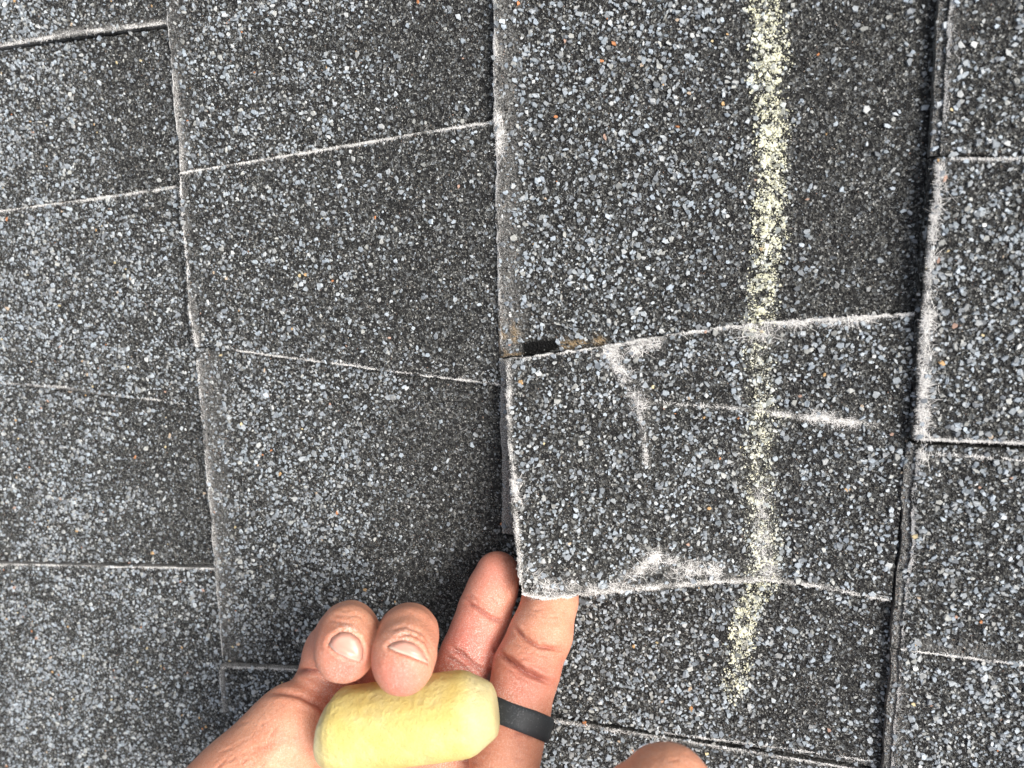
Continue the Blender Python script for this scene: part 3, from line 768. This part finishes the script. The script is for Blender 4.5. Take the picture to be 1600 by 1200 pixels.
# outward normals
def vnorm(V, Q):
    n = np.cross(V[Q[:, 2]] - V[Q[:, 0]], V[Q[:, 3]] - V[Q[:, 1]]); N = np.zeros_like(V)
    for i in range(4):
        for c in range(3): N[:, c] += np.bincount(Q[:, i], n[:, c], len(V))
    return N / (np.linalg.norm(N, axis=1, keepdims=True) + 1e-12)
def relax(V, Q, it):
    for _ in range(it):
        A = np.zeros_like(V); Cc = np.bincount(Q.ravel(), minlength=len(V)) * 2.0
        for i in range(4):
            for j in (1, 3):
                for c in range(3): A[:, c] += np.bincount(Q[:, i], V[Q[:, (i + j) % 4], c], len(V))
        V = V + .55 * (A / Cc[:, None] - V)
    return V
V = relax(V, Q, 3)
N = vnorm(V, Q)
cen = V.mean(0)
if np.mean(np.sum(N * (V - cen), 1)) < 0: Q = Q[:, ::-1]; N = -N
px = V[:, 0] / V[:, 2] * FPX + 800; py = V[:, 1] / V[:, 2] * FPX + 600; dep = V[:, 2]
front = np.clip(-N[:, 2] * 2, 0, 1)
# creases and folds: (polyline, width px, depth m, redness, depth range)
CR = [
 ([(722, 936), (745, 950), (768, 966), (788, 972)], 3.0, .0015, .9, (.255, .30)),
 ([(728, 928), (750, 943)], 2.5, .0004, .3, (.255, .30)),
 ([(700, 1008), (722, 1022), (742, 1040), (758, 1050)], 3.2, .0015, .9, (.24, .30)),
 ([(694, 1024), (716, 1036), (735, 1052)], 3.0, .0006, .6, (.24, .30)),
 ([(798, 975), (818, 996), (842, 1010), (884, 1016)], 2.8, .0014, .85, (.235, .29)),
 ([(770, 1012), (792, 1030), (820, 1050), (868, 1071)], 3.8, .0026, 1.0, (.235, .29)),
 ([(790, 1020), (815, 1041), (845, 1055)], 3.0, .0007, .7, (.235, .29)),
 ([(800, 1150), (815, 1148), (835, 1153)], 3.0, .0006, .5, (.23, .28)),
 ([(452, 1046), (475, 1048), (505, 1052), (530, 1064)], 4.0, .0014, .9, (.22, .30)),
 ([(405, 1082), (440, 1080), (470, 1086), (500, 1102), (522, 1125)], 4.5, .0014, .8, (.22, .30)),
 ([(606, 985), (635, 978), (662, 990), (676, 1016)], 3.2, .0006, .5, (.19, .24)),
 ([(610, 1000), (640, 990), (664, 1004), (674, 1030)], 2.6, .0005, .4, (.19, .24)),
 ([(615, 965), (640, 960), (665, 970)], 3.5, .0003, .3, (.19, .25)),
 ([(540, 960), (556, 962)], 3.0, .0002, .2, (.19, .25)),
 ([(380, 1180), (430, 1160), (480, 1150)], 9, .0004, .2, (.2, .28)),
 ([(400, 1130), (460, 1160), (500, 1200)], 8, .0004, .15, (.2, .28)),
]
wr_ = np.random.default_rng(3)
for (x0_, y0_, x1_, y1_, wdt, tl_, ln, dr, cnt) in [(800, 985, 860, 1075, 50, .30, 26, (.24, .29), 26), (715, 1005, 745, 1050, 26, .5, 22, (.24, .30), 16), (735, 930, 780, 968, 26, .5, 20, (.255, .30), 10),
        (815, 940, 880, 975, 20, .2, 18, (.24, .29), 7), (800, 1150, 830, 1200, 20, .1, 26, (.23, .28), 6), (615, 955, 665, 995, 18, .1, 24, (.19, .25), 9), (525, 948, 560, 975, 18, .1, 22, (.19, .25), 6),
        (460, 1030, 520, 1075, 20, .25, 26, (.22, .30), 9), (340, 1120, 480, 1200, 30, -.5, 34, (.2, .28), 16), (1000, 1170, 1090, 1200, 10, .05, 30, (.15, .21), 9), (640, 1175, 820, 1200, 10, .2, 30, (.23, .28), 8)]:
    for _ in range(cnt):
        cx_, cy_ = wr_.uniform(x0_, x1_), wr_.uniform(y0_, y1_); an_ = tl_ + wr_.normal(0, .22); L_ = ln * wr_.uniform(.4, 1.1) / 2
        CR.append(([(cx_ - L_ * math.cos(an_), cy_ - L_ * math.sin(an_)), (cx_, cy_ + wr_.normal(0, 1)), (cx_ + L_ * math.cos(an_), cy_ + L_ * math.sin(an_))], 1.9, wr_.uniform(.00012, .0003), wr_.uniform(.1, .35), dr))
red = np.zeros(len(V)); disp = np.zeros(len(V))
for poly, wd, dp, rd, (d0, d1) in CR:
    dd, _, _, pos = seg_dist(px, py, poly); msk = front * ((dep > d0) & (dep < d1)) * np.clip(np.minimum(pos, 1 - pos) * 6, .15, 1)
    g = np.exp(-(dd / wd) ** 2) * msk; disp += dp * g - dp * .22 * np.exp(-((dd - wd * 2.4) / (wd * 1.2)) ** 2) * msk
    red = np.maximum(red, rd * (.75 * np.exp(-(dd / (wd * .75)) ** 2) + .30 * np.exp(-(dd / (wd * 2.2)) ** 2)) * msk)
# nail beds
NAILS = [dict(poly=[(514, 1008), (519, 997), (532, 988), (548, 989), (561, 999), (567, 1014), (566, 1029), (562, 1034), (545, 1029), (526, 1019)], free=[(514, 1009), (530, 1022), (562, 1034)], tip=(-.44, .90)),
         dict(poly=[(606, 1011), (616, 1004), (632, 1001), (648, 1006), (660, 1018), (669, 1036), (655, 1031), (636, 1023), (618, 1017)], free=[(606, 1011), (636, 1024), (669, 1037)], tip=(-.40, .92))]
for nl in NAILS:
    dd = seg_dist(px, py, nl['poly'] + nl['poly'][:1])[0]; msk = front * (dep < .232)
    disp += .00055 * np.exp(-(dd / 2.6) ** 2) * msk - .0003 * np.exp(-((dd - 7) / 4) ** 2) * msk; red = np.maximum(red, .25 * np.exp(-(dd / 3) ** 2) * msk)
V = V - N * disp[:, None]
# soft fleshy unevenness
V = V + N * ((fbm(px / 38, py / 38, 61, 2) - .5) * .0007)[:, None]
base = np.array([.63, .27, .165]); pink = np.array([.62, .195, .145]); deep = np.array([.26, .055, .04]); pale = np.array([.66, .325, .195])
def blob(cx, cy, r, z0=0, z1=1): return np.exp(-((px - cx) ** 2 + (py - cy) ** 2) / r ** 2) * (dep > z0) * (dep < z1)
pk = np.clip(.9 * blob(545, 1048, 34, 0, .24) + .95 * blob(628, 1062, 38, 0, .235) + .5 * blob(775, 890, 45, .25) + .4 * blob(850, 1050, 40) + .55 * blob(745, 985, 80, .25) + .55 * blob(725, 1020, 50, .25) + .55 * blob(800, 1075, 45) + .4 * blob(540, 1085, 60, .24) + .25 * blob(490, 1000, 40), 0, 1)
pl = np.clip(.5 * blob(840, 960, 55) + .6 * blob(400, 1160, 80) + .4 * blob(545, 960, 30) + .5 * blob(1040, 1200, 60), 0, 1)
col = base * (1 - pk[:, None]) + pink * pk[:, None]; col = col * (1 - pl[:, None]) + pale * pl[:, None]
col = col * (1 - red[:, None] * .75) + deep * red[:, None] * .75
dust = np.clip(.9 * blob(725, 1045, 45, .25) + .5 * blob(790, 1090, 30) + .35 * blob(780, 960, 50) + .6 * blob(628, 1000, 22, 0, .235) + .7 * blob(545, 985, 18, 0, .235) + .5 * blob(520, 1070, 30) + .5 * blob(690, 1160, 60) + .26, 0, 1)
hand = mesh_np('hand', to_world(V), Q.ravel(), np.full(len(Q), 4), MAT_SKIN, None, {'Col': col, 'dust': dust}, shade=True)
hand['label'] = 'bare hand, palm up, lifting the torn shingle tab and holding yellow chalk'; hand['category'] = 'hand'

tri = np.concatenate([Q[:, [0, 1, 2]], Q[:, [0, 2, 3]]])
near = (px[tri[:, 0]] > 480) & (px[tri[:, 0]] < 700) & (py[tri[:, 0]] > 930) & (py[tri[:, 0]] < 1090) & (dep[tri[:, 0]] < .24)
tr = tri[near]; uq, inv = np.unique(tr.ravel(), return_inverse=True)
bvh = BVHTree.FromPolygons([tuple(v) for v in V[uq]], inv.reshape(-1, 3).tolist())
def depth_at(x, y):
    r = Vector(cam_pt(x, y, 1.0)).normalized(); h = bvh.ray_cast(Vector((0, 0, 0)), r)
    return h[0].z if h[0] else None
for ni, nl in enumerate(NAILS):
    poly = np.array(nl['poly'], float); c = poly.mean(0); K = 40; R = 9
    pp = Tab.curve(nl['poly'] + nl['poly'][:1], np.linspace(0, 1, K, endpoint=False))
    vs, cs = [], []; verts_px = [(c[0], c[1], 0.)]
    for r in range(1, R + 1):
        f_ = r / R
        for q in pp: verts_px.append((c[0] + (q[0] - c[0]) * f_, c[1] + (q[1] - c[1]) * f_, f_))
    for (x, y, f_) in verts_px:
        dz = depth_at(x, y) or .222
        off = .00075 - .00055 * max(0, (f_ - .75) / .25) ** 2
        w_ = np.exp(-(seg_dist(np.array([x]), np.array([y]), nl['free'])[0][0] / 2.4) ** 2)
        vs.append(cam_pt(x, y, dz - off - .0005 * w_))
        rim = 1.0 if f_ > .9 else 0.
        cc = np.array([.60, .31, .24]) * (1 - w_) + np.array([.76, .60, .48]) * w_
        if rim and w_ < .4: cc = np.array([.74, .58, .48]) if noise2(np.array(x / 5), np.array(y / 5), 9) > .5 else np.array([.55, .28, .22])
        cs.append(cc)
    L, Cn = [], []
    for i in range(K): L += [0, 1 + (i + 1) % K, 1 + i]; Cn.append(3)
    for r in range(R - 1):
        for i in range(K):
            a_, b_ = 1 + r * K + i, 1 + r * K + (i + 1) % K; L += [a_, b_, b_ + K, a_ + K]; Cn.append(4)
    o = mesh_np('fingernail', to_world(np.array(vs)), L, Cn, MAT_NAIL, hand, {'Col': np.array(cs)}, shade=True)
    sd = o.modifiers.new('thickness', 'SOLIDIFY'); sd.thickness = .0004; sd.offset = 0
    o['label'] = ['short nail on the leftmost curled fingertip', 'half hidden nail on the fingertip touching the chalk'][ni]

# ------------------------------------------------------------------ ring on the index finger
def frame_from(axis_):
    a = _n(axis_); r = _n(np.cross(a, [0, 0, 1.])); return a, r, np.cross(r, a)
def ring_band():
    p0, p1 = Pt(818, 1085, .2500), Pt(798, 1150, .2440); a, r, s = frame_from(p1 - p0); mid = Pt(804, 1121, .2472)
    w = .0040; prof = [(-w, .0002), (-w, .0010), (-w * .9, .0015), (-w * .5, .0017), (w * .5, .0017), (w * .9, .0015), (w, .0010), (w, .0002), (w * .6, -.0004), (-w * .6, -.0004)]
    K = 72; vs = []
    for i in range(K):
        th = 2 * math.pi * i / K
        for (z, o_) in prof:
            R = .0120 + o_; vs.append(mid + a * z + (r * math.cos(th) + s * math.sin(th) * .98) * R)
    n = len(prof); L = []
    for i in range(K):
        for j in range(n):
            j2 = (j + 1) % n; i2 = (i + 1) % K; L += [i * n + j, i2 * n + j, i2 * n + j2, i * n + j2]
    o = mesh_np('ring', to_world(np.array(vs)), L, [4] * (K * n), MAT_RING, None, shade=True)
    o['label'] = 'dark grey silicone ring worn on the index finger beside the chalk'; o['category'] = 'ring'
ring_band()

# ------------------------------------------------------------------ stick of chalk
def chalk_stick():
    A_, B_ = Pt(513, 1144, .2345), Pt(776, 1108, .2315); a, r, s = frame_from(B_ - A_); L = np.linalg.norm(B_ - A_)
    prof = [(0, .0), (0, .66), (.008, .74), (.06, .93), (.085, .98), (.12, 1.0), (.3, 1.0), (.5, 1.01), (.65, 1.01), (.78, 1.0), (.82, .985), (.86, .93), (.96, .68), (.985, .60), (1.0, .46), (1.0, 0)]
    pr = np.array(prof); tt = np.concatenate([np.linspace(0, .12, 22), np.linspace(.12, .8, 60)[1:], np.linspace(.8, 1, 34)[1:]])
    rad = np.interp(tt, pr[1:-1, 0], pr[1:-1, 1]); rad[0] *= .95; rad[-1] *= .95
    K = 96; R0 = .01345; vs = []; rub = []
    for q, rr in zip(tt, rad):
        th = 2 * math.pi * np.arange(K) / K
        seg = 2 * math.pi / 9; fac = 1 + .20 * (math.cos(seg / 2) / np.cos((th + .25) % seg - seg / 2) - .97)                       # faint flats from the mould
        nz = (fbm(q * 5 + 40 + np.cos(th) * 2.0, np.sin(th) * 2.0 + 9 + q * 2, 3, 4) - .5) * .0004
        chipn = smooth(.58, .68, fbm(q * 26 + np.cos(th) * 5 + 60, np.sin(th) * 7 + 3, 44, 3)) * .0002
        seam = .0011 * np.exp(-((((th - 2.0 + math.pi) % (2 * math.pi)) - math.pi) / .10) ** 2) * (noise2(q * 60 + th * 0, th * 0 + 2, 8) > .35) * (.3 + noise2(q * 90 + th * 9, th * 3, 18))
        R = R0 * rr * fac + nz * min(1, rr + .2) - chipn + seam * (rr > .9)
        shear = .10 * (1 - smooth(0, .15, np.array(q))) * R0 * np.sin(th + .6)
        c = A_ + (B_ - A_) * q
        P = c + a * shear[:, None] * 2 + (r[None] * np.cos(th)[:, None] + s[None] * np.sin(th)[:, None]) * R[:, None]
        vs.append(P); rub.append(np.clip((1 - rr) * 2.6, 0, .85 if q < .5 else .40) + chipn * 500)
    vs = np.concatenate(vs); rub = np.concatenate(rub); n = len(tt); Lp = []; Cn = []
    i = np.arange(K); j = (i + 1) % K
    for q in range(n - 1):
        Lp.append(np.stack([q * K + i, q * K + j, (q + 1) * K + j, (q + 1) * K + i], 1).ravel()); Cn += [4] * K
    Lp.append(np.arange(K)[::-1]); Cn.append(K); Lp.append((n - 1) * K + np.arange(K)); Cn.append(K)
    o = mesh_np('chalk_stick', to_world(vs), np.concatenate(Lp), Cn, MAT_CHALK, None, {'rub': rub}, shade=True)
    o['label'] = 'thick stick of yellow chalk with worn ends held in the curled fingers'; o['category'] = 'chalk'
chalk_stick()

# origins: put every top-level mesh's origin at its own base
for o in list(scene.objects):
    if o.type == 'MESH' and o.parent is None:
        me = o.data; v = np.empty(len(me.vertices) * 3, np.float32); me.vertices.foreach_get('co', v); v = v.reshape(-1, 3)
        c = np.array([v[:, 0].mean(), v[:, 1].mean(), v[:, 2].min()]); me.vertices.foreach_set('co', (v - c).astype(np.float32).ravel()); me.update()
        o.location = c.tolist()
        for ch in o.children:
            mc = ch.data; v = np.empty(len(mc.vertices) * 3, np.float32); mc.vertices.foreach_get('co', v)
            mc.vertices.foreach_set('co', (v.reshape(-1, 3) - c).astype(np.float32).ravel()); mc.update()
tot = 0
for o in scene.objects:
    if o.type == 'MESH':
        c = np.empty(len(o.data.polygons), np.int32); o.data.polygons.foreach_get('loop_total', c); tot += int((c - 2).sum())
print('TRIANGLES', tot)
